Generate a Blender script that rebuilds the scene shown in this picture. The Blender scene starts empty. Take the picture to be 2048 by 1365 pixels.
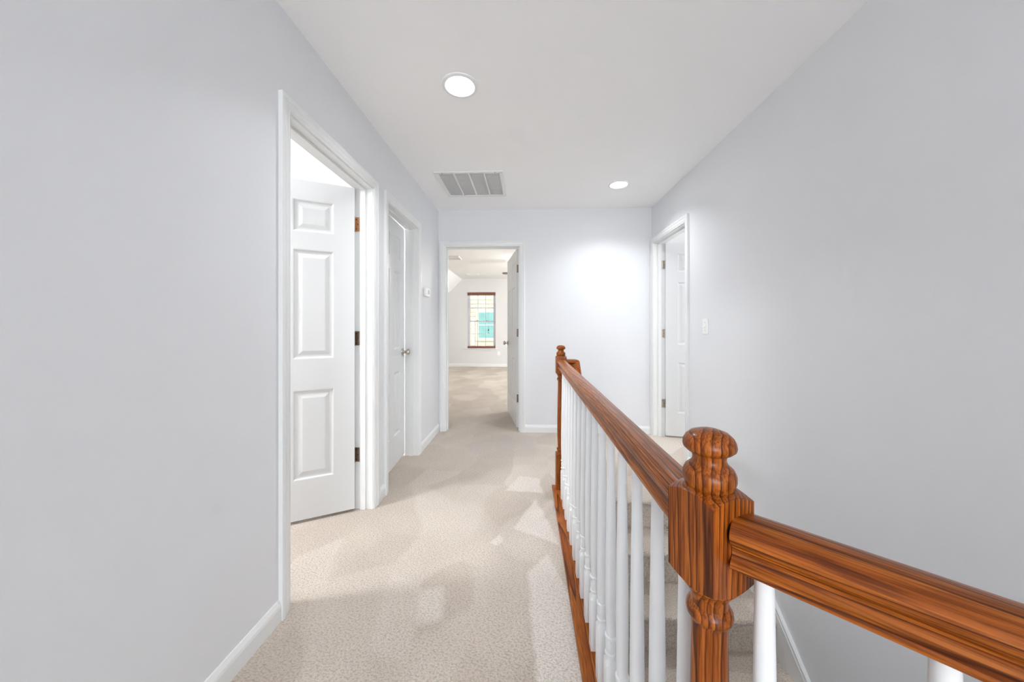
import bpy, bmesh, math, random
from mathutils import Vector, Matrix
random.seed(7)
S = bpy.context.scene
COL = S.collection
PI = math.pi
R = math.radians

# ------------------------------------------------------------------ camera
cam = bpy.data.cameras.new('camera')
cam.sensor_width = 36.0
cam.lens = 683.0 / 2048.0 * 36.0
cam.shift_y = -30.5 / 2048.0
cam.clip_start = 0.01
cam_o = bpy.data.objects.new('camera', cam)
COL.objects.link(cam_o)
cam_o.location = (0, 0, 1.165)
cam_o.rotation_euler = (R(90), 0, R(2.51))
S.camera = cam_o

# ------------------------------------------------------------------ world, sun, window daylight, added hall fill, exposure
W = bpy.data.worlds.new('sky')
S.world = W
W.use_nodes = True
wn = W.node_tree.nodes
wn['Background'].inputs['Color'].default_value = (0.80, 0.88, 1.0, 1)
wn['Background'].inputs['Strength'].default_value = 1.15

def add_sun(energy, rot):
    l = bpy.data.lights.new('sun', 'SUN'); l.energy = energy; l.angle = R(1.0); l.color = (1, .96, .9)
    o = bpy.data.objects.new('sun', l); COL.objects.link(o); o.rotation_euler = rot
add_sun(1.5, (R(48), 0, R(-20)))

def area(name, loc, rot, sx, sy, energy, color=(1, 1, 1)):
    l = bpy.data.lights.new(name, 'AREA'); l.shape = 'RECTANGLE'; l.size = sx; l.size_y = sy
    l.energy = energy; l.color = color
    o = bpy.data.objects.new(name, l); COL.objects.link(o); o.location = loc; o.rotation_euler = rot
    return o
DAY = (0.91, 0.955, 1.0)
area('daylight_left_room', (-3.93, 0.75, 1.45), (0, R(-90), 0), 1.3, 0.9, 8, DAY)
area('daylight_right_room', (4.43, 3.3, 1.45), (0, R(90), 0), 1.4, 1.6, 38, DAY)
area('daylight_bedroom', (3.43, 6.6, 1.5), (0, R(90), 0), 1.5, 2.2, 88, (.93, .97, 1))
area('fill_hall_end', (0.1, -4.52, 1.45), (R(90), 0, 0), 1.9, 1.9, 60, DAY)  # added unseen fill lamp behind the viewer; the end wall has no window

S.view_settings.view_transform = 'Standard'
S.view_settings.look = 'None'
S.view_settings.gamma = 1.0
S.view_settings.use_curve_mapping = False
S.view_settings.exposure = 1.02
S.cycles.use_denoising = True
S.cycles.max_bounces = 8
S.cycles.diffuse_bounces = 7
S.cycles.glossy_bounces = 3
S.cycles.use_adaptive_sampling = True
S.cycles.adaptive_threshold = 0.08
S.cycles.adaptive_min_samples = 16
S.cycles.sample_clamp_indirect = 8.0
S.cycles.caustics_reflective = False
S.cycles.caustics_refractive = False

CAN_STRENGTH = 8.0
CAN_WATTS = 4.0

# ------------------------------------------------------------------ materials
def new_mat(name):
    m = bpy.data.materials.new(name); m.use_nodes = True
    nt = m.node_tree
    return m, nt, nt.nodes['Principled BSDF']

def nd(nt, typ, **kw):
    n = nt.nodes.new(typ)
    for k, v in kw.items():
        if hasattr(n, k) and k not in n.inputs:
            setattr(n, k, v)
        else:
            n.inputs[k].default_value = v
    return n

def simple(name, col, rough=.5, metal=0, noise=0.0, nscale=30, bump=0.0, bscale=200, coat=0, spec=.5):
    m, nt, b = new_mat(name)
    b.inputs['Roughness'].default_value = rough
    b.inputs['Metallic'].default_value = metal
    b.inputs['Coat Weight'].default_value = coat
    b.inputs['Specular IOR Level'].default_value = spec
    tc = nd(nt, 'ShaderNodeTexCoord')
    n = nd(nt, 'ShaderNodeTexNoise', Scale=nscale, Detail=1.0)
    nt.links.new(tc.outputs['Object'], n.inputs['Vector'])
    mx = nd(nt, 'ShaderNodeMix', data_type='RGBA')
    lo = [max(0, c * (1 - noise)) for c in col]; hi = [min(1, c * (1 + noise)) for c in col]
    mx.inputs[6].default_value = (*lo, 1); mx.inputs[7].default_value = (*hi, 1)
    nt.links.new(n.outputs['Fac'], mx.inputs[0])
    nt.links.new(mx.outputs[2], b.inputs['Base Color'])
    if bump:
        n2 = nd(nt, 'ShaderNodeTexNoise', Scale=bscale, Detail=2.0)
        nt.links.new(tc.outputs['Object'], n2.inputs['Vector'])
        bp = nd(nt, 'ShaderNodeBump', Strength=bump, Distance=.002)
        nt.links.new(n2.outputs['Fac'], bp.inputs['Height'])
        nt.links.new(bp.outputs['Normal'], b.inputs['Normal'])
    return m

M = {}
M['wall'] = simple('grey_wall_paint', (.735, .745, .765), .46, noise=.012, nscale=3, spec=.35)
M['ceil'] = simple('ceiling_paint', (.935, .935, .935), .85, noise=.012, nscale=2, spec=.2)
M['room'] = simple('white_room_paint', (.80, .80, .81), .6, noise=.01, nscale=2, spec=.3)
M['bed'] = simple('cream_bedroom_paint', (.70, .694, .682), .6, noise=.01, nscale=2, spec=.3)
M['bedceil'] = simple('bedroom_ceiling_paint', (.86, .855, .845), .8, noise=.01, nscale=2, spec=.2)
M['trim'] = simple('white_gloss_trim', (.77, .78, .775), .32, noise=.01, nscale=8, spec=.5)
M['door'] = simple('white_door_paint', (.69, .70, .70), .33, noise=.01, nscale=5, bump=.03, bscale=90)
M['baluster'] = simple('white_baluster_paint', (.80, .81, .815), .3, noise=.015, nscale=20)
M['plastic'] = simple('white_plastic', (.84, .84, .84), .35, noise=.01)
M['slot'] = simple('dark_slot', (.03, .03, .03), .7, noise=.05)
M['nickel'] = simple('brushed_nickel', (.55, .50, .44), .28, 1.0, noise=.08, nscale=60)
M['bronze'] = simple('antique_brown_metal', (.30, .22, .17), .35, .9, noise=.15, nscale=80)
M['copper'] = simple('tan_brass_metal', (.62, .38, .22), .35, .9, noise=.12, nscale=80)
M['grille'] = simple('white_grille_enamel', (.80, .80, .80), .4, noise=.01)
M['duct'] = simple('grey_filter', (.86, .86, .86), .9, noise=.08, nscale=50)
M['lcd'] = simple('grey_display', (.34, .36, .37), .3, noise=.05)
M['blindwood'] = simple('dark_red_wood_rail', (.19, .065, .045), .45, noise=.25, nscale=40)
M['reed'] = simple('grey_violet_reed', (.40, .38, .46), .7, noise=.2, nscale=60)
M['cord'] = simple('black_cord', (.02, .02, .02), .6, noise=.1)
M['vinyl'] = simple('white_vinyl', (.80, .80, .84), .4, noise=.01)
M['siding'] = simple('yellow_siding', (.74, .66, .46), .7, noise=.06, nscale=6)
M['sidetrim'] = simple('cream_house_trim', (.85, .80, .55), .6, noise=.03)
M['teal'] = simple('teal_window_pane', (.22, .52, .45), .25, noise=.25, nscale=2.5)  # blue-green tone given to the neighbour's window pane
M['grass'] = simple('lawn', (.10, .18, .05), .9, noise=.3, nscale=4)
M['blade'] = simple('dark_fan_blade', (.16, .13, .11), .5, noise=.15, nscale=20)
M['frost'] = simple('frosted_glass_shade', (.85, .82, .76), .4, noise=.01)

def glass_mat():
    m = bpy.data.materials.new('window_glass'); m.use_nodes = True
    nt = m.node_tree; nt.nodes.clear()
    out = nd(nt, 'ShaderNodeOutputMaterial'); tr = nd(nt, 'ShaderNodeBsdfTransparent'); gl = nd(nt, 'ShaderNodeBsdfGlossy', Roughness=.02)
    fr = nd(nt, 'ShaderNodeFresnel', IOR=1.25); mx = nd(nt, 'ShaderNodeMixShader')
    tr.inputs['Color'].default_value = (.95, .97, .97, 1)
    nt.links.new(fr.outputs[0], mx.inputs[0]); nt.links.new(tr.outputs[0], mx.inputs[1]); nt.links.new(gl.outputs[0], mx.inputs[2])
    nt.links.new(mx.outputs[0], out.inputs[0])
    return m
M['glass'] = glass_mat()

def emit_mat(name, col, strength):
    m, nt, b = new_mat(name)
    b.inputs['Base Color'].default_value = (.9, .9, .9, 1)
    b.inputs['Emission Color'].default_value = (*col, 1)
    b.inputs['Emission Strength'].default_value = strength
    return m
M['lamp'] = emit_mat('lit_lens', (.98, .985, 1.0), CAN_STRENGTH)
M['roomlamp'] = emit_mat('lit_room_dome', (.97, .985, 1.0), 98.0)
M['bulb'] = emit_mat('lit_bulb_shade', (1.0, .97, .93), 40.0)

def oak(name, axis, seed):
    """varnished red oak; axis = local axis the grain runs along"""
    m, nt, b = new_mat(name)
    L = nt.links.new
    tc = nd(nt, 'ShaderNodeTexCoord')
    mp = nd(nt, 'ShaderNodeMapping')
    sc = [1.0, 1.0, 1.0]; sc[axis] = 0.075
    mp.inputs['Scale'].default_value = sc
    L(tc.outputs['Object'], mp.inputs['Vector'])
    # growth rings
    n0 = nd(nt, 'ShaderNodeTexNoise', Scale=9.0, Detail=2.0)
    L(mp.outputs[0], n0.inputs['Vector'])
    add = nd(nt, 'ShaderNodeMix', data_type='RGBA', blend_type='LINEAR_LIGHT')
    add.inputs[0].default_value = .055
    L(mp.outputs[0], add.inputs[6]); L(n0.outputs['Color'], add.inputs[7])
    off = nd(nt, 'ShaderNodeVectorMath', operation='ADD')
    oc = [[0, .085, .11], [.085, 0, .11], [-.095, .105, 0]][axis]
    off.inputs[1].default_value = oc
    L(add.outputs[2], off.inputs[0])
    wv = nd(nt, 'ShaderNodeTexWave', wave_type='RINGS', rings_direction='XYZ'[axis], wave_profile='SAW', Scale=(27.0, 27.0, 40.0)[axis], Distortion=(3.2, 3.2, 2.4)[axis], Detail=2.0)
    wv.inputs['Detail Scale'].default_value = 1.2
    L(off.outputs[0], wv.inputs['Vector'])
    # fine pores
    mp2 = nd(nt, 'ShaderNodeMapping')
    sc2 = [1.0, 1.0, 1.0]; sc2[axis] = 0.035
    mp2.inputs['Scale'].default_value = sc2
    L(tc.outputs['Object'], mp2.inputs['Vector'])
    n2 = nd(nt, 'ShaderNodeTexNoise', Scale=420.0, Detail=3.0)
    L(mp2.outputs[0], n2.inputs['Vector'])
    n3 = nd(nt, 'ShaderNodeTexNoise', Scale=26.0, Detail=3.0)
    L(mp.outputs[0], n3.inputs['Vector'])
    r1 = nd(nt, 'ShaderNodeValToRGB')
    e = r1.color_ramp.elements
    e[0].position = 0.0; e[0].color = (.50, .160, .022, 1)
    e[1].position = 1.0; e[1].color = (.33, .088, .011, 1)
    k = e.new(.90); k.color = (.085, .019, .004, 1)
    k = e.new(.50); k.color = (.39, .108, .013, 1)
    k = e.new(.78); k.color = (.27, .066, .008, 1)
    L(wv.outputs['Fac'], r1.inputs[0])
    r2 = nd(nt, 'ShaderNodeValToRGB')
    e = r2.color_ramp.elements
    e[0].position = .38; e[0].color = (.36, .28, .24, 1)
    e[1].position = .58; e[1].color = (1, 1, 1, 1)
    L(n2.outputs['Fac'], r2.inputs[0])
    mul = nd(nt, 'ShaderNodeMix', data_type='RGBA', blend_type='MULTIPLY'); mul.inputs[0].default_value = .8
    L(r1.outputs[0], mul.inputs[6]); L(r2.outputs[0], mul.inputs[7])
    r3 = nd(nt, 'ShaderNodeValToRGB')
    e = r3.color_ramp.elements
    e[0].position = .3; e[0].color = (.78, .74, .70, 1)
    e[1].position = .7; e[1].color = (1.2, 1.15, 1.1, 1)
    L(n3.outputs['Fac'], r3.inputs[0])
    mul2 = nd(nt, 'ShaderNodeMix', data_type='RGBA', blend_type='MULTIPLY'); mul2.inputs[0].default_value = 1.0
    L(mul.outputs[2], mul2.inputs[6]); L(r3.outputs[0], mul2.inputs[7])
    gain = nd(nt, 'ShaderNodeMix', data_type='RGBA', blend_type='MULTIPLY'); gain.inputs[0].default_value = 1.0
    gain.inputs[7].default_value = [(1, 1, 1, 1), (1, 1, 1, 1), (.86, .82, .78, 1)][axis]
    L(mul2.outputs[2], gain.inputs[6]); L(gain.outputs[2], b.inputs['Base Color'])
    b.inputs['Roughness'].default_value = .34
    b.inputs['Specular IOR Level'].default_value = .22
    b.inputs['Coat Weight'].default_value = .14
    b.inputs['Coat Roughness'].default_value = .14
    bp = nd(nt, 'ShaderNodeBump', Strength=.12, Distance=.001)
    L(n2.outputs['Fac'], bp.inputs['Height']); L(bp.outputs['Normal'], b.inputs['Normal'])
    return m
M['oak_x'] = oak('varnished_oak_along_x', 0, 1.0)
M['oak_y'] = oak('varnished_oak_along_y', 1, 2.0)
M['oak_z'] = oak('varnished_oak_along_z', 2, 3.0)

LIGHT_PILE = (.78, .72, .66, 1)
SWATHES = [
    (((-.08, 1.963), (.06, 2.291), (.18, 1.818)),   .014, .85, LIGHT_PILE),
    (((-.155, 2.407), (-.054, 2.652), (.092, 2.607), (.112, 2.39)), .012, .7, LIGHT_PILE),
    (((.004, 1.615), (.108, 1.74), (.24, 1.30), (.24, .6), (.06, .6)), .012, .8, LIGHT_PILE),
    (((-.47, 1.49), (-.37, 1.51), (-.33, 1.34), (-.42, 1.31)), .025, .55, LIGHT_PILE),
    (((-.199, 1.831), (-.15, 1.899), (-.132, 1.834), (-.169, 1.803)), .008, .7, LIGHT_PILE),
    (((-.62, 3.30), (-.30, 3.66), (.10, 3.60), (.05, 3.05), (-.35, 2.95)), .05, .55, (.52, .465, .425, 1)),
]
def carpet():
    m, nt, b = new_mat('beige_cut_pile_carpet')
    L = nt.links.new
    geo = nd(nt, 'ShaderNodeNewGeometry')
    # warped coordinates for the brushed swathes the vacuum cleaner leaves
    nw = nd(nt, 'ShaderNodeTexNoise', noise_dimensions='2D', Scale=2.2, Detail=1.0)
    L(geo.outputs['Position'], nw.inputs['Vector'])
    add = nd(nt, 'ShaderNodeMix', data_type='RGBA', blend_type='LINEAR_LIGHT'); add.inputs[0].default_value = .10
    L(geo.outputs['Position'], add.inputs[6]); L(nw.outputs['Color'], add.inputs[7])
    mp = nd(nt, 'ShaderNodeMapping'); mp.inputs['Scale'].default_value = (1.25, .8, 1.0); mp.inputs['Rotation'].default_value = (0, 0, .35)
    L(add.outputs[2], mp.inputs['Vector'])
    v1 = nd(nt, 'ShaderNodeTexVoronoi', feature='SMOOTH_F1', voronoi_dimensions='2D', Scale=3.4); v1.inputs['Smoothness'].default_value = .22
    L(mp.outputs[0], v1.inputs['Vector'])
    bw = nd(nt, 'ShaderNodeRGBToBW'); L(v1.outputs['Color'], bw.inputs[0])
    r1 = nd(nt, 'ShaderNodeValToRGB')
    e = r1.color_ramp.elements
    e[0].position = .25; e[0].color = (.545, .476, .406, 1)
    e[1].position = .80; e[1].color = (.640, .572, .503, 1)
    k = e.new(.52); k.color = (.592, .521, .450, 1)
    L(bw.outputs[0], r1.inputs[0])
    # large soft wear
    n1 = nd(nt, 'ShaderNodeTexNoise', noise_dimensions='2D', Scale=1.7, Detail=2.0)
    L(geo.outputs['Position'], n1.inputs['Vector'])
    r2 = nd(nt, 'ShaderNodeValToRGB')
    e = r2.color_ramp.elements
    e[0].position = .32; e[0].color = (.93, .925, .92, 1); e[1].position = .68; e[1].color = (1.06, 1.06, 1.06, 1)
    L(n1.outputs['Fac'], r2.inputs[0])
    mul = nd(nt, 'ShaderNodeMix', data_type='RGBA', blend_type='MULTIPLY'); mul.inputs[0].default_value = 1.0
    L(r1.outputs[0], mul.inputs[6]); L(r2.outputs[0], mul.inputs[7])
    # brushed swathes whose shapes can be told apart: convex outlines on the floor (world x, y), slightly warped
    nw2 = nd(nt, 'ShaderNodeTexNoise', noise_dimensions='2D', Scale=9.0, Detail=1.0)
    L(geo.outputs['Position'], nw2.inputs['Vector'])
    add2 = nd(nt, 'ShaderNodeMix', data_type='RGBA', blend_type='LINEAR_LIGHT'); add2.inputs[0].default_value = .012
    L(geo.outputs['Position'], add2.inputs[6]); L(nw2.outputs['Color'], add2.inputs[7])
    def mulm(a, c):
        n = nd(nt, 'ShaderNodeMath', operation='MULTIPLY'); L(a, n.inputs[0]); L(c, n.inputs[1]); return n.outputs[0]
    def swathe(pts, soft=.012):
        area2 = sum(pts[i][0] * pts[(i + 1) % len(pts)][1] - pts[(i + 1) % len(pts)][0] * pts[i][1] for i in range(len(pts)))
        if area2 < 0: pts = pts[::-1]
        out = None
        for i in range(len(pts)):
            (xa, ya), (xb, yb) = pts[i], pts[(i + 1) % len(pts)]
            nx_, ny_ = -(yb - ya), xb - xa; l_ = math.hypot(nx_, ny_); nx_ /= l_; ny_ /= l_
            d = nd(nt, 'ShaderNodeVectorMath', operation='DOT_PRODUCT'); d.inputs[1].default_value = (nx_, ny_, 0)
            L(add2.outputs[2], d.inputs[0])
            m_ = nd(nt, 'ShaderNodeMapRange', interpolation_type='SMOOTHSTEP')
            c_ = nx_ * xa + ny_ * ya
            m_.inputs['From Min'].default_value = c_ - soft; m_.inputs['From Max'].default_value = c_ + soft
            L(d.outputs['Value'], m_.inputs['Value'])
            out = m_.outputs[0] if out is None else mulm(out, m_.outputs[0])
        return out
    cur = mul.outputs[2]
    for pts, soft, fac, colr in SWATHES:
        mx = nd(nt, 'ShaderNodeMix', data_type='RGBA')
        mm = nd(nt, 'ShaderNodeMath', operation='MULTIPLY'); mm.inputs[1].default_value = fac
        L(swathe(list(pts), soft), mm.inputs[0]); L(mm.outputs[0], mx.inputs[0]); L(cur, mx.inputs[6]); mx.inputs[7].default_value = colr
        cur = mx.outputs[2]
    # tufts
    vt = nd(nt, 'ShaderNodeTexVoronoi', feature='F1', voronoi_dimensions='2D', Scale=150.0)
    L(geo.outputs['Position'], vt.inputs['Vector'])
    nt2 = nd(nt, 'ShaderNodeTexNoise', Scale=105.0, Detail=3.0, Roughness=.6)
    mp2 = nd(nt, 'ShaderNodeMapping'); mp2.inputs['Scale'].default_value = (1.0, 1.5, 1.0); mp2.inputs['Rotation'].default_value = (0, 0, .5)
    L(geo.outputs['Position'], mp2.inputs['Vector'])
    L(mp2.outputs[0], nt2.inputs['Vector'])
    r3 = nd(nt, 'ShaderNodeValToRGB')
    e = r3.color_ramp.elements
    e[0].position = .33; e[0].color = (.66, .64, .62, 1); e[1].position = .55; e[1].color = (1.04, 1.04, 1.04, 1)
    L(nt2.outputs['Fac'], r3.inputs[0])
    mul3 = nd(nt, 'ShaderNodeMix', data_type='RGBA', blend_type='MULTIPLY'); mul3.inputs[0].default_value = .9
    L(cur, mul3.inputs[6]); L(r3.outputs[0], mul3.inputs[7])
    L(mul3.outputs[2], b.inputs['Base Color'])
    b.inputs['Roughness'].default_value = 1.0
    b.inputs['Specular IOR Level'].default_value = .05
    b.inputs['Sheen Weight'].default_value = .15
    h = nd(nt, 'ShaderNodeMath', operation='SUBTRACT'); L(nt2.outputs['Fac'], h.inputs[0])
    hm = nd(nt, 'ShaderNodeMath', operation='MULTIPLY'); hm.inputs[1].default_value = .35; L(vt.outputs['Distance'], hm.inputs[0])
    L(hm.outputs[0], h.inputs[1])
    bp = nd(nt, 'ShaderNodeBump', Strength=.75, Distance=.008)
    L(h.outputs[0], bp.inputs['Height']); L(bp.outputs['Normal'], b.inputs['Normal'])
    return m
M['carpet'] = carpet()

# ------------------------------------------------------------------ mesh helpers
def mesh_obj(name, bm, mat, parent=None, loc=None, rot=None, smooth=False):
    bmesh.ops.recalc_face_normals(bm, faces=bm.faces[:])
    me = bpy.data.meshes.new(name); bm.to_mesh(me); bm.free()
    if smooth:
        for p in me.polygons: p.use_smooth = True
        me.set_sharp_from_angle(angle=R(35))
    me.materials.append(M[mat] if isinstance(mat, str) else mat)
    o = bpy.data.objects.new(name, me); COL.objects.link(o)
    if parent: o.parent = parent
    if loc: o.location = loc
    if rot: o.rotation_euler = rot
    return o

def dup(o, parent=None, loc=None, rot=None):
    c = o.copy(); COL.objects.link(c)
    if parent is not None: c.parent = parent
    if loc is not None: c.location = loc
    if rot is not None: c.rotation_euler = rot
    return c

def empty(name, loc=(0, 0, 0), rot=(0, 0, 0), parent=None):
    o = bpy.data.objects.new(name, None); COL.objects.link(o)
    o.location = loc; o.rotation_euler = rot; o.empty_display_size = .1
    if parent: o.parent = parent
    return o

def tag(o, label=None, cat=None, group=None, kind=None):
    if label: o['label'] = label
    if cat: o['category'] = cat
    if group: o['group'] = group
    if kind: o['kind'] = kind
    return o

def struct(o, label, cat): return tag(o, label, cat, kind='structure')

def box(bm, x0, x1, y0, y1, z0, z1, bevel=0.0):
    vs = [bm.verts.new((x, y, z)) for z in (z0, z1) for y in (y0, y1) for x in (x0, x1)]
    fs = [bm.faces.new([vs[i] for i in q]) for q in ((0, 2, 3, 1), (4, 5, 7, 6), (0, 1, 5, 4), (2, 6, 7, 3), (0, 4, 6, 2), (1, 3, 7, 5))]
    if bevel:
        es = list({e for f in fs for e in f.edges})
        bmesh.ops.bevel(bm, geom=es, offset=bevel, segments=2, affect='EDGES', profile=.6)
    return bm

def BX(*a, **k):
    bm = bmesh.new(); box(bm, *a, **k); return bm

def lathe(bm, prof, segs=24, center=(0, 0, 0), cap=True):
    cx, cy, cz = center; rings = []
    for r, z in prof:
        if r < 1e-5: rings.append([bm.verts.new((cx, cy, cz + z))])
        else: rings.append([bm.verts.new((cx + r * math.cos(2 * PI * i / segs), cy + r * math.sin(2 * PI * i / segs), cz + z)) for i in range(segs)])
    for a, b in zip(rings, rings[1:]):
        if len(a) == 1 and len(b) == 1: continue
        for i in range(segs):
            j = (i + 1) % segs
            if len(a) == 1: bm.faces.new((a[0], b[i], b[j]))
            elif len(b) == 1: bm.faces.new((a[i], a[j], b[0]))
            else: bm.faces.new((a[i], a[j], b[j], b[i]))
    if cap:
        if len(rings[0]) > 1: bm.faces.new(rings[0][::-1])
        if len(rings[-1]) > 1: bm.faces.new(rings[-1])
    return bm

def loft(bm, ra, rb, caps=True):
    A = [bm.verts.new(p) for p in ra]; B = [bm.verts.new(p) for p in rb]
    n = len(A)
    for i in range(n):
        j = (i + 1) % n; bm.faces.new((A[i], A[j], B[j], B[i]))
    if caps: bm.faces.new(A[::-1]); bm.faces.new(B)
    return bm

def prism_yz(prof, x0, x1):
    bm = bmesh.new(); loft(bm, [(x0, y, z) for y, z in prof], [(x1, y, z) for y, z in prof]); return bm

def poly_slab(pts, z0, z1):
    bm = bmesh.new(); loft(bm, [(x, y, z0) for x, y in pts], [(x, y, z1) for x, y in pts]); return bm

# ------------------------------------------------------------------ room shell
XL, XR, YF, ZC = -0.98, 1.34, 3.74, 2.44
T = .115
YB = -4.6
ZLOW = -2.8
TOP = 2.035            # clear height of the door openings
JT = .018              # jamb thickness
DOORS = {1: (1.368, 2.129), 2: (2.362, 3.024), 3: (-.895, -.083), 4: (2.948, 3.676)}

def wall_with_openings(name, to_world, u0, u1, z0, z1, openings, mat, label, cat='wall', sill=None):
    """boxes around each opening; to_world maps (u, n0, n1, ...) ; wall thickness T behind n=0"""
    bm = bmesh.new(); cur = u0
    for (a, b_, zb, zt) in sorted(openings):
        to_world(bm, cur, a, z0, z1)
        if zt < z1: to_world(bm, a, b_, zt, z1)
        if zb > z0: to_world(bm, a, b_, z0, zb)
        cur = b_
    to_world(bm, cur, u1, z0, z1)
    return struct(mesh_obj(name, bm, mat), label, cat)

lw = lambda bm, a, b_, z0, z1: box(bm, XL - T, XL, a, b_, z0, z1)
rw = lambda bm, a, b_, z0, z1: box(bm, XR, XR + T, a, b_, z0, z1)
fw = lambda bm, a, b_, z0, z1: box(bm, a, b_, YF, YF + T, z0, z1)
op = lambda n: (DOORS[n][0] - JT, DOORS[n][1] + JT, -1, TOP + JT)
def opening(n, zb=0.0): a, b_, _, t = op(n); return (a, b_, zb, t)

wall_with_openings('wall_left', lw, YB, YF + T, 0, ZC + .06, [opening(1), opening(2)], 'wall', 'pale grey left hallway wall with two white door frames')
wall_with_openings('wall_right', rw, YB, YF + T, ZLOW, ZC + .06, [opening(4, -.02)], 'wall', 'pale grey right wall running down beside the stairs')
wall_with_openings('wall_far', fw, XL, XR, 0, ZC + .06, [opening(3)], 'wall', 'pale grey end wall of the hallway around the bedroom doorway')
struct(mesh_obj('wall_back', BX(XL - T, XR + T, YB - T, YB, ZLOW, ZC + .06), 'wall'), 'grey wall closing the hallway behind the viewer', 'wall')

bm = bmesh.new()
for pts in ([(XL - T, YB), (.30, YB), (.30, YF + T), (XL - T, YF + T)], [(.30, 2.33), (XR, 2.33), (XR, YF + T), (.30, YF + T)], [(.30, YB), (XR, YB), (XR, -.545), (.30, .495)]):
    loft(bm, [(x, y, -.18) for x, y in pts], [(x, y, 0) for x, y in pts])
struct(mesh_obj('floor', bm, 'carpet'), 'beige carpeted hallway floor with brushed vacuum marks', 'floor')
struct(mesh_obj('ceiling', BX(XL - T, XR + T, YB, YF + T, ZC, ZC + .06), 'ceil'), 'flat white hallway ceiling', 'ceiling')

# stairwell lining below the floor
struct(mesh_obj('wall_stairwell', BX(.205, .292, .45, 2.34, ZLOW, -.18), 'wall'), 'grey wall below the railing on the inner side of the stairs', 'wall')
bm = poly_slab([(.205, .49), (.292, .50), (1.34, -.545), (1.34, -.66)], -.36, -.18)
struct(mesh_obj('wall_under_landing', bm, 'wall'), 'grey wall below the angled end of the railing', 'wall')
struct(mesh_obj('floor_lower', BX(XL, XR, YB, 2.4, ZLOW - .05, ZLOW), 'carpet'), 'carpeted floor at the foot of the stairs', 'floor')

struct(mesh_obj('wall_lower_left', BX(XL - T, XL, YB, 2.4, ZLOW, -.18), 'wall'), 'wall on the lower floor below the hallway', 'wall')
struct(mesh_obj('wall_lower_far', BX(XL, XR, 2.4, 2.5, ZLOW, -.18), 'wall'), 'wall under the stair landing on the lower floor', 'wall')

# side rooms
def room_shell(tag_, x0, x1, y0, y1, zc, mat, sides, ceil='ceil', label='room', fx=0):
    th = .1
    if 'w' in sides: struct(mesh_obj('wall_%s_west' % tag_, BX(x0 - th, x0, y0 - th, y1 + th, 0, zc), mat), 'outer wall of the %s, opposite its doorway side' % label, 'wall')
    if 'e' in sides: struct(mesh_obj('wall_%s_east' % tag_, BX(x1, x1 + th, y0 - th, y1 + th, 0, zc), mat), 'right-hand wall of the %s' % label, 'wall')
    if 's' in sides: struct(mesh_obj('wall_%s_near' % tag_, BX(x0, x1, y0 - th, y0, 0, zc), mat), 'near wall of the %s' % label, 'wall')
    if 'n' in sides: struct(mesh_obj('wall_%s_far' % tag_, BX(x0, x1, y1, y1 + th, 0, zc), mat), 'far wall of the %s' % label, 'wall')
    struct(mesh_obj('floor_%s' % tag_, BX(x0 - fx, x1, y0, y1, -.18, 0), 'carpet'), 'beige carpet of the %s' % label, 'floor')
    struct(mesh_obj('ceiling_%s' % tag_, BX(x0 - th, x1 + th, y0 - th, y1 + th, zc, zc + .06), ceil), 'ceiling of the %s' % label, 'ceiling')
room_shell('left_room', -4.0, XL - T, -.6, 2.22, ZC, 'room', 'wsn', label='bright room behind the open left door')
room_shell('closet', -2.6, XL - T, 2.33, 3.74, ZC, 'room', 'wn', label='small room behind the second left door')
room_shell('right_room', XR + T, 4.5, 2.0, 5.2, ZC, 'room', 'esn', label='room behind the open right door', fx=T)

# bedroom beyond the far doorway
BX0, BX1, BY0, BY1, BZ = -3.3, 3.5, YF + T, 9.7, 2.5
KX, KZ = -1.85, 1.05                      # the slope starts at x = KX at the ceiling and falls to KZ at the knee wall
struct(mesh_obj('floor_bedroom', BX(BX0, BX1, BY0, BY1, -.18, 0), 'carpet'), 'beige carpet of the far bedroom', 'floor')
struct(mesh_obj('ceiling_bedroom', BX(KX, BX1, BY0, BY1, BZ, BZ + .06), 'bedceil'), 'off white flat ceiling of the far bedroom', 'ceiling')
sl = [(KX, BZ), (KX, BZ + .08), (BX0 - .05, KZ + .08), (BX0 - .05, KZ)]
bm = bmesh.new(); loft(bm, [(x, BY0, z) for x, z in sl], [(x, BY1, z) for x, z in sl])
struct(mesh_obj('ceiling_bedroom_slope', bm, 'bedceil'), 'sloping off white ceiling along the left of the bedroom', 'ceiling')
struct(mesh_obj('wall_bedroom_knee', BX(BX0 - .1, BX0, BY0, BY1, 0, KZ + .08), 'bed'), 'low cream knee wall under the sloping bedroom ceiling', 'wall')
struct(mesh_obj('wall_bedroom_east', BX(BX1, BX1 + .1, BY0, BY1, 0, BZ), 'bed'), 'cream right-hand wall of the far bedroom', 'wall')
bm = bmesh.new(); box(bm, BX0, XL, BY0 - .1, BY0, 0, BZ); box(bm, XR + T, BX1, BY0 - .001, BY0 + .05, 0, BZ); box(bm, XL, XR + T, BY0 - .05, BY0 - .001, ZC + .06, BZ + .06)
struct(mesh_obj('wall_bedroom_near', bm, 'bed'), 'cream near wall of the far bedroom beside its doorway', 'wall')
WX0, WX1, WZ0, WZ1 = -1.70, -.895, .52, 2.12
bm = bmesh.new()
box(bm, BX0, WX0, BY1, BY1 + .14, 0, BZ + .05); box(bm, WX1, BX1, BY1, BY1 + .14, 0, BZ + .05)
box(bm, WX0, WX1, BY1, BY1 + .14, 0, WZ0); box(bm, WX0, WX1, BY1, BY1 + .14, WZ1, BZ + .05)
struct(mesh_obj('wall_bedroom_far', bm, 'bed'), 'cream bedroom end wall around the sash window', 'wall')

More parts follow.
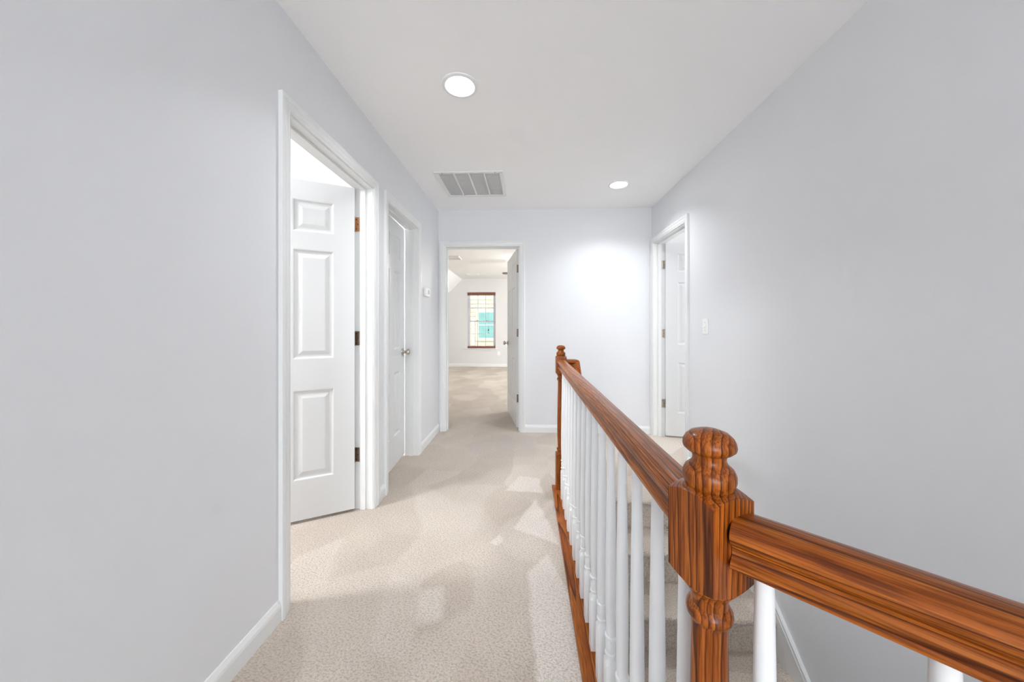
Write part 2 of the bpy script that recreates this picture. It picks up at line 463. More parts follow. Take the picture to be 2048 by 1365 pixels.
# ------------------------------------------------------------------ trim: jambs, stops, casings, baseboards
CAS = [(.005, 0), (.005, .009), (.012, .011), (.016, .0105), (.020, .0135), (.036, .0155), (.040, .0145), (.046, .0175), (.060, .0175), (.062, .016), (.062, 0)]
MAPS = {
    'L': lambda u, z, n: (XL + n, u, z),
    'R': lambda u, z, n: (XR - n, u, z),
    'F': lambda u, z, n: (u, YF - n, z),
    'C': lambda u, z, n: (u, YF + T + n, z),
    'BF': lambda u, z, n: (u, BY1 - n, z),
}
def mbox(bm, mp, u0, u1, z0, z1, n0, n1):
    loft(bm, [mp(u0, z0, n0), mp(u1, z0, n0), mp(u1, z1, n0), mp(u0, z1, n0)], [mp(u0, z0, n1), mp(u1, z0, n1), mp(u1, z1, n1), mp(u0, z1, n1)])

def door_trim(num, side, stop_n, label, a, b_, clip_hi=None):
    mp = MAPS[side]
    root = empty('trim_%d' % num, mp((a + b_) / 2, 0, 0)); struct(root, label, 'door frame')
    o0 = Vector(root.location)
    m2 = lambda u, z, n: tuple(Vector(mp(u, z, n)) - o0)
    def casing(pts_a, pts_b):
        bm = bmesh.new(); loft(bm, pts_a, pts_b); return mesh_obj('casing', bm, 'trim', root)
    cf = lambda off: off if clip_hi is None else min(off, clip_hi)
    casing([m2(a - o, 0, n) for o, n in CAS], [m2(a - o, TOP + o, n) for o, n in CAS])
    casing([m2(b_ + cf(o), 0, n) for o, n in CAS], [m2(b_ + cf(o), TOP + o, n) for o, n in CAS])
    casing([m2(a - o, TOP + o, n) for o, n in CAS], [m2(b_ + cf(o), TOP + o, n) for o, n in CAS])
    for u0, u1, z0, z1 in ((a - JT, a, 0, TOP), (b_, b_ + JT, 0, TOP), (a - JT, b_ + JT, TOP, TOP + JT)):
        bm = bmesh.new(); mbox(bm, m2, u0, u1, z0, z1, -T - .001, .001); mesh_obj('jamb', bm, 'trim', root)
    s0, s1 = stop_n
    for u0, u1, z0, z1 in ((a, a + .011, 0, TOP), (b_ - .011, b_, 0, TOP), (a + .011, b_ - .011, TOP - .011, TOP)):
        bm = bmesh.new(); mbox(bm, m2, u0, u1, z0, z1, s0, s1); mesh_obj('door_stop', bm, 'trim', root)
    return root
STOP = (-T + .038, -T + .072)
door_trim(1, 'L', STOP, 'white moulded frame of the open door nearest on the left', *DOORS[1])
door_trim(2, 'L', STOP, 'white moulded frame of the second left door with the knob', *DOORS[2])
door_trim(3, 'F', STOP, 'white moulded frame of the bedroom doorway in the end wall', *DOORS[3])
door_trim(4, 'R', STOP, 'white moulded frame of the door at the end of the right wall', *DOORS[4], clip_hi=.0635)

BASE = [(0, 0), (.012, 0), (.013, .055), (.011, .066), (.0075, .074), (.004, .082), (0, .083)]   # (n, z)
def baseboard(name, side, segs, label, start=0):
    root = None
    mp = MAPS[side]
    bmn = []
    root = empty(name, mp(segs[0][0], 0, 0)); struct(root, label, 'baseboard')
    o0 = Vector(root.location)
    for u0, u1 in segs:
        bm = bmesh.new(); loft(bm, [tuple(Vector(mp(u0, z, n)) - o0) for n, z in BASE], [tuple(Vector(mp(u1, z, n)) - o0) for n, z in BASE])
        mesh_obj('board', bm, 'trim', root)
D1, D2, D3, D4 = (DOORS[i] for i in (1, 2, 3, 4))
baseboard('baseboard_left', 'L', [(YB, D1[0] - .062), (D1[1] + .062, D2[0] - .062), (D2[1] + .062, YF)], 'white baseboard along the left hallway wall')
baseboard('baseboard_far', 'F', [(D3[1] + .062, XR)], 'white baseboard along the end wall right of the bedroom doorway')
baseboard('baseboard_right', 'R', [(2.42, D4[0] - .062)], 'white baseboard on the right wall at the stair landing')
baseboard('baseboard_bedroom', 'BF', [(BX0, BX1)], 'white baseboard under the bedroom window')

# ------------------------------------------------------------------ doors
def knob_parts(parent, x, z, ysurf, sgn):
    """knob on the face at y=ysurf, pointing along sgn*y"""
    bm = bmesh.new()
    lathe(bm, [(.0, 0), (.031, 0), (.032, .004), (.026, .009), (.014, .012), (.012, .030), (.016, .034), (.025, .040), (.0275, .048), (.026, .056), (.018, .062), (0, .064)], 20)
    return mesh_obj('knob', bm, 'nickel', parent, (x, ysurf, z), (R(-90) * sgn, 0, 0), smooth=True)

def panel_mesh(w, h):
    """raised panel, centred, face towards +y at depth 0; outer edge of the sticking flush with the door face"""
    prof = [(0, 0), (.004, -.001), (.010, -.0075), (.016, -.009), (.024, -.009), (.046, -.0025), (.050, -.002)]
    bm = bmesh.new(); rings = []
    for i, d in prof:
        a, c = w / 2 - i, h / 2 - i
        rings.append([bm.verts.new(p) for p in ((-a, d, -c), (a, d, -c), (a, d, c), (-a, d, c))])
    for r0, r1 in zip(rings, rings[1:]):
        for i in range(4): bm.faces.new((r0[i], r0[(i + 1) % 4], r1[(i + 1) % 4], r1[i]))
    bm.faces.new(rings[-1])
    back = [bm.verts.new(p) for p in ((-w / 2, -.0165, -h / 2), (w / 2, -.0165, -h / 2), (w / 2, -.0165, h / 2), (-w / 2, -.0165, h / 2))]
    for i in range(4): bm.faces.new((rings[0][i], rings[0][(i + 1) % 4], back[(i + 1) % 4], back[i]))
    bm.faces.new(back)
    return bm

def make_door(num, pivot, ang, w, tsign, label, hinge_z=(.345, 1.085, 1.81), hinge_mats=('bronze', 'bronze', 'bronze'), jamb_leaf=None):
    t = .035; h = 2.012; zb = .018
    root = empty('door_%d' % num, (pivot[0], pivot[1], 0), (0, 0, ang)); struct(root, label, 'door')
    y0, y1 = (0, t) if tsign > 0 else (-t, 0)
    st, mid = .115, .10
    pw = (w - 2 * st - mid) / 2
    rows = [(.235, .765), (.95, 1.60), (1.705, 1.895)]       # panel rows measured from the door bottom
    bm = bmesh.new()
    xs = [0, st, st + pw, st + pw + mid, w - st, w]
    # stiles and rails
    for a, c in ((xs[0], xs[1]), (xs[2], xs[3]), (xs[4], xs[5])): box(bm, a, c, y0, y1, zb, zb + h)
    for a, c in ((xs[1], xs[2]), (xs[3], xs[4])):
        zc = 0
        for r0, r1 in rows: box(bm, a, c, y0, y1, zb + zc, zb + r0); zc = r1
        box(bm, a, c, y0, y1, zb + zc, zb + h)
    mesh_obj('slab', bm, 'door', root)
    for r0, r1 in rows:
        src = None
        for cx in ((xs[1] + xs[2]) / 2, (xs[3] + xs[4]) / 2):
            for yy, rz in ((y1, 0), (y0, PI)):
                if src is None: src = mesh_obj('panel', panel_mesh(pw, r1 - r0), 'door', root, (cx, yy, zb + (r0 + r1) / 2), (0, 0, rz))
                else: dup(src, root, (cx, yy, zb + (r0 + r1) / 2), (0, 0, rz))
    # the hinge: leaf on the door edge, knuckle
    for hz, hm in zip(hinge_z, hinge_mats):
        bm = bmesh.new(); box(bm, -.003, 0, y0 + .004 if tsign < 0 else 0, y1 if tsign < 0 else y1 - .004, hz - .045, hz + .045, bevel=.001)
        hg = mesh_obj('hinge', bm, hm, root)
        bm = bmesh.new()
        for k in range(5):
            lathe(bm, [(.0, -.045 + k * .018), (.0065, -.0448 + k * .018), (.0065, -.0285 + k * .018), (0, -.028 + k * .018)], 10, (-.004, -.004 * tsign, hz))
        mesh_obj('knuckle', bm, hm, hg, smooth=True)
        if jamb_leaf:
            # leaf screwed to the jamb: put in door-local space by undoing the swing
            inv = (Matrix.Translation(Vector((pivot[0], pivot[1], 0))) @ Matrix.Rotation(ang, 4, 'Z')).inverted()
            bm = bmesh.new(); box(bm, *jamb_leaf, hz - .045, hz + .045, bevel=.001); bmesh.ops.transform(bm, matrix=inv, verts=bm.verts[:])
            mesh_obj('leaf', bm, hm, hg)
            jx0, jx1, jy0, jy1 = jamb_leaf
            bm = bmesh.new()
            for dz, f in ((-.03, .35), (0, .65), (.03, .35)):
                px, py = jx0 + (jx1 - jx0) * f, jy0 + (jy1 - jy0) * f
                if abs(jx1 - jx0) > abs(jy1 - jy0): box(bm, px - .003, px + .003, jy0 - .0008, jy1 + .0008, hz + dz - .003, hz + dz + .003)
                else: box(bm, jx0 - .0008, jx1 + .0008, py - .003, py + .003, hz + dz - .003, hz + dz + .003)
            bmesh.ops.transform(bm, matrix=inv, verts=bm.verts[:])
            mesh_obj('screw', bm, 'slot', hg)
    knob_parts(root, w - .062, .935, y1, 1); knob_parts(root, w - .062, .935, y0, -1)
    bm = BX(w - .0005, w + .001, (y0 + y1) / 2 - .012, (y0 + y1) / 2 + .012, .905, .965); mesh_obj('latch_plate', bm, 'nickel', root)
    return root

make_door(1, (XL - T - .002, D1[1] - .002), R(-90 - 61), .756, 1, 'white six-panel door swung open into the near left room', hinge_mats=('bronze', 'bronze', 'copper'), jamb_leaf=(XL - T, XL - T + .032, D1[1] - .0025, D1[1] + .0005))
make_door(2, (XL - T - .002, D2[0] + .002), R(90 + 3.2), .656, -1, 'white panelled door with nickel knob, barely ajar, second on the left', jamb_leaf=(XL - T, XL - T + .03, D2[0] - .0005, D2[0] + .0025))
make_door(3, (D3[1] - .002, YF + T + .002), R(180 - 79.5), .807, 1, 'white panelled door standing open into the far bedroom', jamb_leaf=(D3[1] - .0025, D3[1] + .0005, YF + T - .032, YF + T))
make_door(4, (XR + T + .002, D4[1] - .002), R(-10.4), .722, -1, 'white panelled door standing open inside the right-hand doorway', hinge_mats=('nickel', 'nickel', 'nickel'), jamb_leaf=(XR + T - .032, XR + T, D4[1] - .0025, D4[1] + .0005))

# ------------------------------------------------------------------ staircase
RUN, RISE, Y0N = .2225, .20, 2.31
stairs = empty('staircase', (.82, Y0N, 0)); tag(stairs, 'carpeted beige stairs going down between railing and right wall', 'stairs')
def nose_prof(yn, back, r=.019):
    p = [(yn + back, 0), (yn + r, 0)]
    for i in range(1, 9):
        a = PI / 2 + PI * i / 8.0
        p.append((yn + r + r * math.cos(a), -r + r * math.sin(a)))
    p.append((yn + back, -2 * r))
    return p
src_t = src_r = None
x0s, x1s = .293 - .82, XR - .018 - .82
for k in range(14):
    yk, zk = -RUN * k, -RISE * k
    back = .03 if k == 0 else RUN + .04
    if k == 0:
        mesh_obj('landing_nosing', prism_yz(nose_prof(0, .03), x0s, x1s), 'carpet', stairs, (0, 0, .001), smooth=True)
    elif src_t is None: src_t = mesh_obj('tread', prism_yz(nose_prof(0, back), x0s, x1s), 'carpet', stairs, (0, yk, zk), smooth=True)
    else: dup(src_t, stairs, (0, yk, zk))
    if src_r is None: src_r = mesh_obj('riser', BX(x0s, x1s, .034, .050, -RISE, -.03), 'carpet', stairs, (0, yk, zk))
    else: dup(src_r, stairs, (0, yk, zk))

# skirt board on the right wall, following the slope
sk = RISE / RUN
zt = lambda y: -(Y0N - y) * sk + .05
root = empty('trim_5', (XR, Y0N, 0)); struct(root, 'white sloping skirt board beside the stairs on the right wall', 'skirt board')
def skirt(name, dz0, dz1, n, ya=2.36, yb=-.75):
    bm = bmesh.new()
    P = lambda y, dz, nn: (-nn, y - Y0N, zt(y) + dz)
    loft(bm, [P(ya, dz0, 0), P(ya, dz0, n), P(ya, dz1, n), P(ya, dz1, 0)], [P(yb, dz0, 0), P(yb, dz0, n), P(yb, dz1, n), P(yb, dz1, 0)])
    return mesh_obj(name, bm, 'trim', root)
skirt('board', -.36, -.030, .0175)
skirt('cap', -.030, -.020, .021); skirt('cap', -.020, -.006, .014); skirt('cap', -.006, .004, .019)

# ------------------------------------------------------------------ railing
NX = .242
NEAR = Vector((NX, .465, 0)); FAR = Vector((NX - .002, 2.43, 0))
RAILTOP = .929
rail_root = empty('stair_railing', (NX, 1.4, 0)); tag(rail_root, 'varnished oak and white baluster railing guarding the stairwell', 'railing')
RO = Vector(rail_root.location)

def square_block(bm, s, z0, z1, k=.55, n=8):
    """square post whose ends are turned to a cone, so each face ends in an arc"""
    per = []
    h = s / 2
    for side in range(4):
        for i in range(n):
            a = -h + s * i / n
            per.append([(a, -h), (h, a), (-a, h), (-h, -a)][side])
    top = [bm.verts.new((x, y, z1 - k * (math.hypot(x, y) - h))) for x, y in per]
    bot = [bm.verts.new((x, y, z0 + k * (math.hypot(x, y) - h))) for x, y in per]
    m = len(per); ri = h * .8
    tin = [bm.verts.new((x * ri / math.hypot(x, y), y * ri / math.hypot(x, y), z1 + k * .2 * h)) for x, y in per]
    bin_ = [bm.verts.new((x * ri / math.hypot(x, y), y * ri / math.hypot(x, y), z0 - k * .2 * h)) for x, y in per]
    for i in range(m):
        j = (i + 1) % m
        bm.faces.new((bot[i], bot[j], top[j], top[i])); bm.faces.new((top[i], top[j], tin[j], tin[i])); bm.faces.new((bin_[i], bin_[j], bot[j], bot[i]))
    bm.faces.new(tin); bm.faces.new(bin_[::-1])

def make_newel(loc, rz, s):
    r = empty('newel_post', loc - RO, (0, 0, rz), rail_root)
    bm = bmesh.new(); square_block(bm, s, .829, .950); mesh_obj('upper_block', bm, 'oak_z', r, smooth=True)
    bm = bmesh.new()
    for v in (1,): square_block(bm, s, -.02, .27); mesh_obj('lower_block', bm, 'oak_z', r, smooth=True)
    bm = bmesh.new()
    lathe(bm, [(0, .951), (.027, .951), (.0295, .955), (.0318, .963), (.0318, .970), (.0290, .977), (.0235, .982), (.0205, .986), (.0200, .991), (.0215, .996), (.0270, .999), (.0312, 1.003), (.0322, 1.007), (.0315, 1.012), (.0285, 1.018), (.0225, 1.0235), (.0130, 1.027), (0, 1.028)], 32)
    mesh_obj('finial', bm, 'oak_z', r, smooth=True)
    bm = bmesh.new()
    lathe(bm, [(.0335, .836), (.0335, .826), (.0285, .820), (.0240, .813), (.0222, .806), (.0222, .800), (.0245, .797), (.0272, .793), (.0282, .788), (.0272, .783), (.0235, .779), (.0218, .774), (.0215, .760), (.0225, .70), (.0245, .60), (.0262, .50), (.0262, .42), (.0240, .35), (.0225, .315), (.0225, .305), (.0285, .300), (.0300, .293), (.0285, .287), (.0250, .283), (.0250, .275), (.0335, .268), (.0335, .255)], 32)
    mesh_obj('turned_shaft', bm, 'oak_z', r, smooth=True)
    return r
n1 = make_newel(NEAR, R(22.5), .070); tag(n1, 'near oak newel post at the corner of the railing')
n2 = make_newel(FAR, 0, .074); tag(n2, 'far oak newel post at the top of the stairs')

RP = [(0, 0), (.0255, 0), (.0275, .0015), (.0285, .005), (.0275, .0085), (.0245, .0105), (.0205, .0135), (.0190, .018), (.0195, .023), (.0225, .028), (.0275, .0315), (.0305, .036), (.0315, .041), (.0302, .0465), (.026, .0515), (.019, .0555), (.010, .058), (0, .0588)]
RAIL_PROF = RP + [(-x, z) for x, z in RP[-2:0:-1]]
def rail_mesh(L, n=1, mit0=0.0, mit1=0.0):
    """handrail along +y from 0 to L, bottom at z=0; mit = extra length per unit of x (mitred end)"""
    bm = bmesh.new(); loft(bm, [(x, mit0 * x, z) for x, z in RAIL_PROF], [(x, L + mit1 * x, z) for x, z in RAIL_PROF]); return bm
rz0 = RAILTOP - .0588
o = mesh_obj('handrail', rail_mesh(FAR.y - NEAR.y - .035 - .033), 'oak_y', rail_root, (NX - RO.x, NEAR.y + .033 - RO.y, rz0), smooth=True)
tag(o, 'long level oak handrail along the hallway')
# the angled rail that leaves the near newel at 45 degrees
R2L = 1.50
d2 = Vector((math.sin(R(46)), -math.cos(R(46)), 0))
p2 = NEAR + d2 * .031
o = mesh_obj('handrail', rail_mesh(R2L), 'oak_y', rail_root, (p2.x - RO.x, p2.y - RO.y, rz0), (0, 0, math.atan2(d2.y, d2.x) - PI / 2), smooth=True)
tag(o, 'oak handrail running at an angle towards the right wall')

# oak landing tread (shoe) below the balusters
shoe = bmesh.new(); box(shoe, .180, .300, .49, 2.475, -.012, .019, bevel=.004)
bmesh.ops.translate(shoe, verts=shoe.verts[:], vec=-RO)
mesh_obj('shoe_board', shoe, 'oak_y', rail_root)
L2 = 1.62
shoe = bmesh.new(); box(shoe, -.06, .06, -.05, L2, -.012, .0185, bevel=.004)
mesh_obj('shoe_board', shoe, 'oak_y', rail_root, (NEAR.x - RO.x, NEAR.y - RO.y, 0), (0, 0, math.atan2(d2.y, d2.x) - PI / 2))

def baluster_bm():
    bm = bmesh.new(); s = .0350; h = s / 2; n = 4
    per = []
    for side in range(4):
        for i in range(n):
            a = -h + s * i / n
            per.append([(a, -h), (h, a), (-a, h), (-h, -a)][side])
    m = len(per)
    rings = []
    def ring(f): rings.append([bm.verts.new(f(x, y)) for x, y in per])
    ring(lambda x, y: (x, y, .0))
    ring(lambda x, y: (x, y, .187 - .9 * (math.hypot(x, y) - h)))
    def circ(r, z):
        ring(lambda x, y: (x * r / math.hypot(x, y), y * r / math.hypot(x, y), z))
    for r, z in ((.0125, .197), (.0118, .201), (.0168, .203), (.0176, .2065), (.0168, .210), (.0138, .2115), (.0152, .225), (.0155, .240), (.0125, .247), (.0120, .250), (.0172, .252), (.0180, .2555), (.0172, .259), (.0136, .2605), (.0150, .30), (.0160, .36), (.0155, .45), (.0138, .60), (.0116, .74), (.0098, .86)):
        circ(r, z)
    for a, b_ in zip(rings, rings[1:]):
        for i in range(m): bm.faces.new((a[i], a[(i + 1) % m], b_[(i + 1) % m], b_[i]))
    bm.faces.new(rings[0][::-1]); bm.faces.new(rings[-1])
    return bm
bal = mesh_obj('baluster', baluster_bm(), 'baluster', rail_root, (NX - RO.x, .530 - RO.y, .016), smooth=True)
for k in range(1, 16):
    dup(bal, rail_root, (NX - RO.x, .530 + .1165 * k - RO.y, .016))
a2 = math.atan2(d2.y, d2.x)
for k in range(11):
    p = NEAR + d2 * (.060 + .135 * k)
    if p.x < XR - .02: dup(bal, rail_root, (p.x - RO.x, p.y - RO.y, .016), (0, 0, a2))

# grab rail going down the stairs from the far newel: short level return, mitre, slope
sx = .336
g = empty('stair_handrail', (sx, FAR.y, 0))
tag(g, 'short oak handrail turning down the stairs from the far newel', 'handrail')
lev = bmesh.new(); loft(lev, [(.036 - (sx - FAR.x), x, z) for x, z in RAIL_PROF], [(.0 - x, x, z) for x, z in RAIL_PROF])
mesh_obj('return_rail', lev, 'oak_x', g, (0, 0, rz0), smooth=True)
slope = math.atan(sk); LS = 2.3
bm = bmesh.new()
loft(bm, [(x, -x, z) for x, z in RAIL_PROF], [(x, -LS * math.cos(slope), z - LS * math.sin(slope)) for x, z in RAIL_PROF])
mesh_obj('sloping_rail', bm, 'oak_y', g, (0, 0, rz0), smooth=True)
for yy in (.9, 1.6):
    bm = bmesh.new()
    zz = rz0 - yy * sk
    box(bm, -.050, -.040, -yy - .02, -yy + .02, zz - .10, zz - .04); box(bm, -.046, .004, -yy - .006, -yy + .006, zz - .07, zz - .058); box(bm, -.006, .006, -yy - .006, -yy + .006, zz - .07, zz + .002)
    mesh_obj('bracket', bm, 'nickel', g)

# ------------------------------------------------------------------ ceiling fixtures
def can_light(x, y, label):
    r = empty('recessed_light', (x, y, ZC)); tag(r, label, 'ceiling light', 'recessed ceiling lights')
    bm = bmesh.new()
    lathe(bm, [(.0745, 0), (.0745, -.005), (.078, -.008), (.088, -.008), (.0945, -.005), (.0960, 0)], 48, cap=False)
    mesh_obj('trim_ring', bm, 'plastic', r, smooth=True)
    bm = bmesh.new(); lathe(bm, [(0, -.0005), (.0740, -.0005), (.0740, -.002), (.05, -.0035), (0, -.004)], 48, cap=False)
    mesh_obj('lens', bm, 'lamp', r, smooth=True)
    l = bpy.data.lights.new('can_lamp', 'AREA'); l.shape = 'DISK'; l.size = .14; l.energy = CAN_WATTS; l.spread = R(125); l.color = (.94, .97, 1.0)
    lo = bpy.data.objects.new('can_lamp', l); COL.objects.link(lo); lo.parent = r; lo.location = (0, 0, -.0095)
can_light(-.355, 1.797, 'lit round recessed ceiling light nearer the viewer on the left')
can_light(.826, 3.116, 'lit round recessed ceiling light farther away above the stair landing')

fl = empty('flush_ceiling_light', (-2.35, 1.03, ZC)); tag(fl, 'round flush ceiling light inside the near left room', 'ceiling light')
bm = bmesh.new(); lathe(bm, [(0, 0), (.17, 0), (.175, -.012), (.165, -.022), (.155, -.022)], 32, cap=False); mesh_obj('base', bm, 'nickel', fl, smooth=True)
bm = bmesh.new(); lathe(bm, [(.158, -.02), (.150, -.045), (.115, -.075), (.06, -.092), (0, -.097)], 32, cap=False); mesh_obj('dome', bm, 'roomlamp', fl, smooth=True)

cl = empty('flush_ceiling_light', (-1.75, 3.05, ZC)); tag(cl, 'round flush ceiling light inside the small second left room', 'ceiling light')
for ch in list(fl.children): dup(ch, cl)

vx0, vx1, vy0, vy1 = -.770, -.200, 2.79, 3.33
v = empty('return_air_grille', ((vx0 + vx1) / 2, (vy0 + vy1) / 2, ZC)); tag(v, 'white slatted air return grille on the hallway ceiling', 'vent')
hw, hd, fb = (vx1 - vx0) / 2, (vy1 - vy0) / 2, .030
for a in ((-hw, hw, -hd, -hd + fb), (-hw, hw, hd - fb, hd), (-hw, -hw + fb, -hd + fb, hd - fb), (hw - fb, hw, -hd + fb, hd - fb)):
    mesh_obj('frame', BX(*a, -.010, 0, bevel=.002), 'grille', v)
iw = 2 * (hw - fb)
for k in (1, 2, 3):
    cx = -hw + fb + iw * k / 4
    mesh_obj('divider', BX(cx - .007, cx + .007, -hd + fb, hd - fb, -.009, -.002), 'grille', v)
bm = bmesh.new(); ns = 30
for k in range(ns):
    cy = -hd + fb + (2 * (hd - fb)) * (k + .5) / ns
    loft(bm, [(-hw + fb, cy + .0045, -.0022), (-hw + fb, cy + .0038, -.0018), (-hw + fb, cy - .0035, -.0052), (-hw + fb, cy - .0028, -.0057)],
         [(hw - fb, cy + .0045, -.0022), (hw - fb, cy + .0038, -.0018), (hw - fb, cy - .0035, -.0052), (hw - fb, cy - .0028, -.0057)])
tag(mesh_obj('louvers', bm, 'grille', v), kind='stuff')
mesh_obj('filter', BX(-hw + fb, hw - fb, -hd + fb, hd - fb, -.0015, -.0005), 'duct', v)
for sx_ in (-.22, .22):
    bm = bmesh.new(); lathe(bm, [(0, -.012), (.004, -.0115), (.005, -.010)], 10, (sx_, -hd + .015, 0)); mesh_obj('screw', bm, 'slot', v)

# ------------------------------------------------------------------ wall devices
sw = empty('light_switch', (XR, 2.622, 1.160)); tag(sw, 'white toggle light switch plate on the right wall', 'switch')
mesh_obj('plate', BX(-.006, 0, -.036, .036, -.058, .058, bevel=.002), 'plastic', sw)
bm = bmesh.new(); loft(bm, [(-.006, -.005, -.012), (-.006, .005, -.012), (-.006, .005, .012), (-.006, -.005, .012)], [(-.018, -.004, -.014), (-.018, .004, -.014), (-.016, .004, -.004), (-.016, -.004, -.004)])
mesh_obj('toggle', bm, 'plastic', sw)
for zz in (-.03, .03):
    bm = bmesh.new(); lathe(bm, [(0, .0012), (.0028, .001), (.003, 0)], 10); mesh_obj('screw', bm, 'lcd', sw, (-.006, 0, zz), (0, R(-90), 0))

th = empty('thermostat', (XL, 3.262, 1.487)); tag(th, 'small white thermostat on the left wall by the second door', 'thermostat')
mesh_obj('housing', BX(0, .026, -.060, .060, -.040, .040, bevel=.004), 'plastic', th)
mesh_obj('display', BX(.026, .0268, .002, .030, -.016, .024), 'lcd', th)
mesh_obj('button', BX(.026, .029, .036, .050, -.012, .012, bevel=.001), 'plastic', th)

def outlet(x, z, label):
    o_ = empty('outlet', (x, BY1, z)); tag(o_, label, 'outlet')
    mesh_obj('plate', BX(-.036, .036, -.006, 0, -.058, .058, bevel=.002), 'plastic', o_)
    for dz in (-.025, .025):
        mesh_obj('socket', BX(-.016, .016, -.0075, -.006, dz - .014, dz + .014, bevel=.001), 'plastic', o_)
outlet(-.80, .38, 'white power outlet on the bedroom wall right of the window')

# ------------------------------------------------------------------ bedroom window, shade, fan, registers
win = empty('window_1', (WX0, BY1 + .035, WZ0)); struct(win, 'white double-hung bedroom window with small panes', 'window')
ww, wh = WX1 - WX0, WZ1 - WZ0
for a in ((0, ww, 0, .035), (0, ww, wh - .035, wh)): mesh_obj('window_frame', BX(a[0], a[1], 0, .085, a[2], a[3]), 'vinyl', win)
for a in ((0, .035), (ww - .035, ww)): mesh_obj('window_frame', BX(a[0], a[1], 0, .085, .035, wh - .035), 'vinyl', win)
def sash(z0, z1, y):
    s = empty('sash', (.035, y, z0), parent=win); w_ = ww - .07; h_ = z1 - z0; b = .032
    bm = bmesh.new(); box(bm, 0, w_, 0, .03, 0, b); box(bm, 0, w_, 0, .03, h_ - b, h_); box(bm, 0, b, 0, .03, b, h_ - b); box(bm, w_ - b, w_, 0, .03, b, h_ - b)
    mesh_obj('sash_rail', bm, 'vinyl', s)
    bm = bmesh.new()
    for k in (1, 2):
        cx = b + (w_ - 2 * b) * k / 3; box(bm, cx - .008, cx + .008, .008, .022, b, h_ - b)
    cz = h_ / 2; box(bm, b, w_ - b, .0085, .0215, cz - .008, cz + .008)
    mesh_obj('muntin', bm, 'vinyl', s)
    pw_, ph_ = (w_ - 2 * b) / 3, (h_ - 2 * b) / 2
    src = None
    for i in range(3):
        for j in range(2):
            l = (b + pw_ * i, .013, b + ph_ * j)
            if src is None: src = mesh_obj('pane', BX(.006, pw_ - .006, 0, .003, .006, ph_ - .006), 'glass', s, l)
            else: dup(src, s, l)
sash(.035, wh * .49, .012); sash(wh * .49 - .03, wh - .035, .046)
mesh_obj('sill', BX(-.06, ww + .05, -.09, .0, -.022, 0, bevel=.003), 'trim', win)
mesh_obj('apron', BX(-.03, ww + .02, -.048, -.035, -.065, -.022), 'trim', win)
for xx in (.25, .52): mesh_obj('sash_lock', BX(xx, xx + .05, -.002, .012, wh * .49, wh * .49 + .018), 'bronze', win)

bl = empty('woven_shade', ((WX0 + WX1) / 2, BY1 + .012, WZ1)); tag(bl, 'lowered woven reed shade with dark red wood rails on the bedroom window', 'blind')
bw_ = ww / 2 - .008
mesh_obj('valance', BX(-bw_, bw_, -.028, .008, -.085, -.004), 'blindwood', bl)
mesh_obj('bottom_rail', BX(-bw_, bw_, -.014, .004, -wh + .008, -wh + .062), 'blindwood', bl)
bm = bmesh.new(); z = -.19
while z > -wh + .07:
    y_ = random.uniform(-.001, .001); box(bm, -bw_, bw_, -.006 + y_, -.003 + y_, z - .003, z + .003); z -= .027
z = -.105
tag(mesh_obj('reeds', bm, 'reed', bl), kind='stuff')
bm = bmesh.new()
for k in range(13):
    x_ = -bw_ + .03 + (2 * bw_ - .06) * k / 12; box(bm, x_ - .0026, x_ + .0026, -.0075, -.0062, -wh + .06, -.085)
tag(mesh_obj('threads', bm, 'reed', bl), kind='stuff')
bm = bmesh.new(); box(bm, .205, .2085, -.034, -.031, -1.06, -.085); mesh_obj('cord', bm, 'cord', bl)
bm = bmesh.new(); lathe(bm, [(.003, .02), (.010, .01), (.014, -.03), (.012, -.045), (0, -.047)], 10, (.207, -.033, -1.06)); lathe(bm, [(.003, .012), (.010, 0), (.010, -.02), (0, -.022)], 10, (.207, -.033, -1.15)); mesh_obj('tassel', bm, 'cord', bl)

def register(x, y, w_, d_, label):
    r = empty('ceiling_register', (x, y, BZ)); tag(r, label, 'vent', 'bedroom ceiling registers')
    bm = bmesh.new(); box(bm, -w_, w_, -d_, -d_ + .02, -.016, 0); box(bm, -w_, w_, d_ - .02, d_, -.016, 0); box(bm, -w_, -w_ + .02, -d_ + .02, d_ - .02, -.016, 0); box(bm, w_ - .02, w_, -d_ + .02, d_ - .02, -.016, 0)
    mesh_obj('frame', bm, 'grille', r)
    for k in range(5):
        y_ = -d_ + .03 + (2 * d_ - .06) * k / 4; mesh_obj('vane', BX(-w_ + .02, w_ - .02, y_ - .004, y_ + .006, -.013, -.006), 'grille', r)
register(-1.44, 6.62, .14, .16, 'white ceiling register nearer the bedroom doorway')
register(-1.40, 8.76, .15, .10, 'white ceiling register nearer the bedroom window')

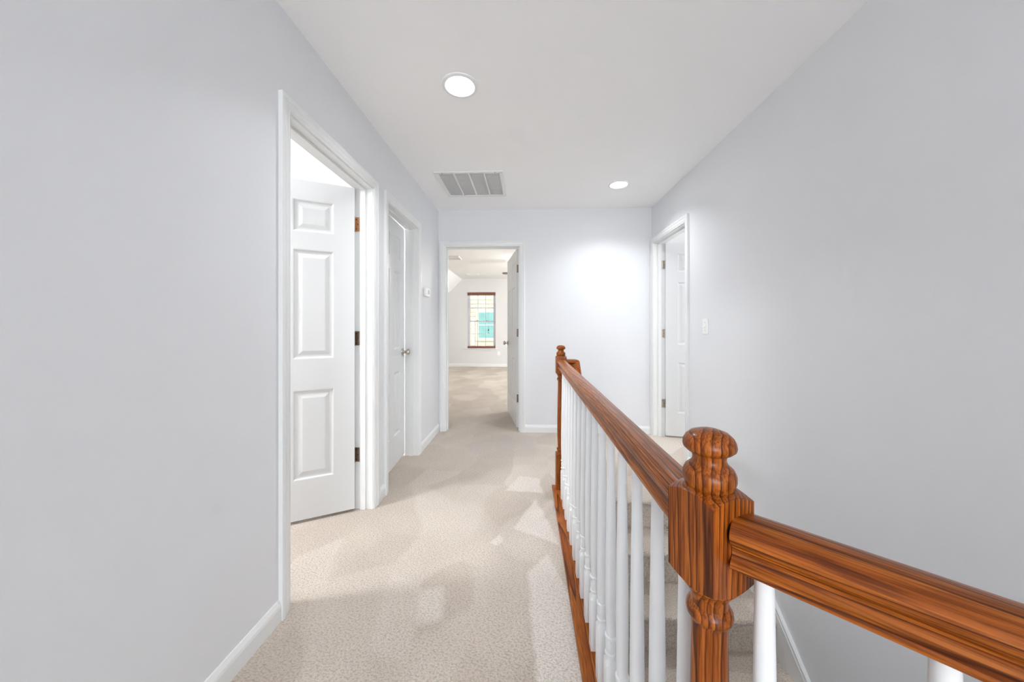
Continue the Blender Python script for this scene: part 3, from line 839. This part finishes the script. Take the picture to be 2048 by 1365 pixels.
fan = empty('ceiling_fan', (.16, 6.95, BZ)); tag(fan, 'ceiling fan with dark blades partly hidden by the bedroom door', 'ceiling fan')
bm = bmesh.new(); lathe(bm, [(.07, 0), (.07, -.02), (.03, -.06), (.012, -.07), (.012, -.17)], 20); mesh_obj('downrod', bm, 'nickel', fan, smooth=True)
bm = bmesh.new(); lathe(bm, [(.02, -.16), (.09, -.175), (.11, -.20), (.11, -.27), (.08, -.30), (.05, -.31)], 24); mesh_obj('motor', bm, 'nickel', fan, smooth=True)
srcb = srca = None
for k in range(5):
    a = R(173 + 72 * k)
    if srcb is None:
        bm = bmesh.new(); loft(bm, [(.20, -.055, -.262), (.64, -.068, -.266), (.67, -.03, -.262), (.67, .035, -.252), (.64, .068, -.248), (.20, .055, -.252)], [(.20, -.055, -.256), (.64, -.068, -.260), (.67, -.03, -.256), (.67, .035, -.246), (.64, .068, -.242), (.20, .055, -.246)])
        srcb = mesh_obj('blade', bm, 'blade', fan, rot=(0, 0, a))
        bm = BX(.09, .26, -.014, .014, -.272, -.262); srca = mesh_obj('blade_arm', bm, 'nickel', fan, rot=(0, 0, a))
    else: dup(srcb, fan, rot=(0, 0, a)); dup(srca, fan, rot=(0, 0, a))
bm = bmesh.new(); lathe(bm, [(.05, -.31), (.10, -.33), (.115, -.37), (.10, -.41), (.05, -.435), (0, -.44)], 24); mesh_obj('light_bowl', bm, 'bulb', fan, smooth=True)

# ------------------------------------------------------------------ outside: the neighbouring house
HY = 13.2
hs = empty('neighbour_house', (-2.0, HY, -3.1)); tag(hs, 'yellow sided neighbouring house with a teal window seen outside', 'house')
mesh_obj('wall', BX(-6, 5, .03, .3, 0, 8.2), 'siding', hs)
srcs = None
for k in range(52):
    z_ = .16 * k
    if srcs is None:
        bm = bmesh.new(); loft(bm, [(-6, .03, 0), (-6, -.012, .0), (-6, .012, .16), (-6, .03, .16)], [(5, .03, 0), (5, -.012, .0), (5, .012, .16), (5, .03, .16)])
        srcs = mesh_obj('siding_board', bm, 'siding', hs, (0, 0, z_))
    else: dup(srcs, hs, (0, 0, z_))
fr = mesh_obj('window_trim', BX(.02, 1.42, -.05, .0, 3.68, 4.92), 'sidetrim', hs)
mesh_obj('pane', BX(.14, 1.30, -.056, -.05, 3.80, 4.78), 'teal', fr)
bm = BX(.14, 1.30, -.070, -.055, 4.27, 4.31); mesh_obj('meeting_rail', bm, 'vinyl', fr)
mesh_obj('corner_board', BX(-.14, -.02, -.03, .0, 3.5, 4.5), 'sidetrim', hs).hide_render = False
struct(mesh_obj('ground', BX(-30, 30, BY1 + .3, 40, -3.15, -3.1), 'grass'), 'lawn outside between the two houses', 'ground')
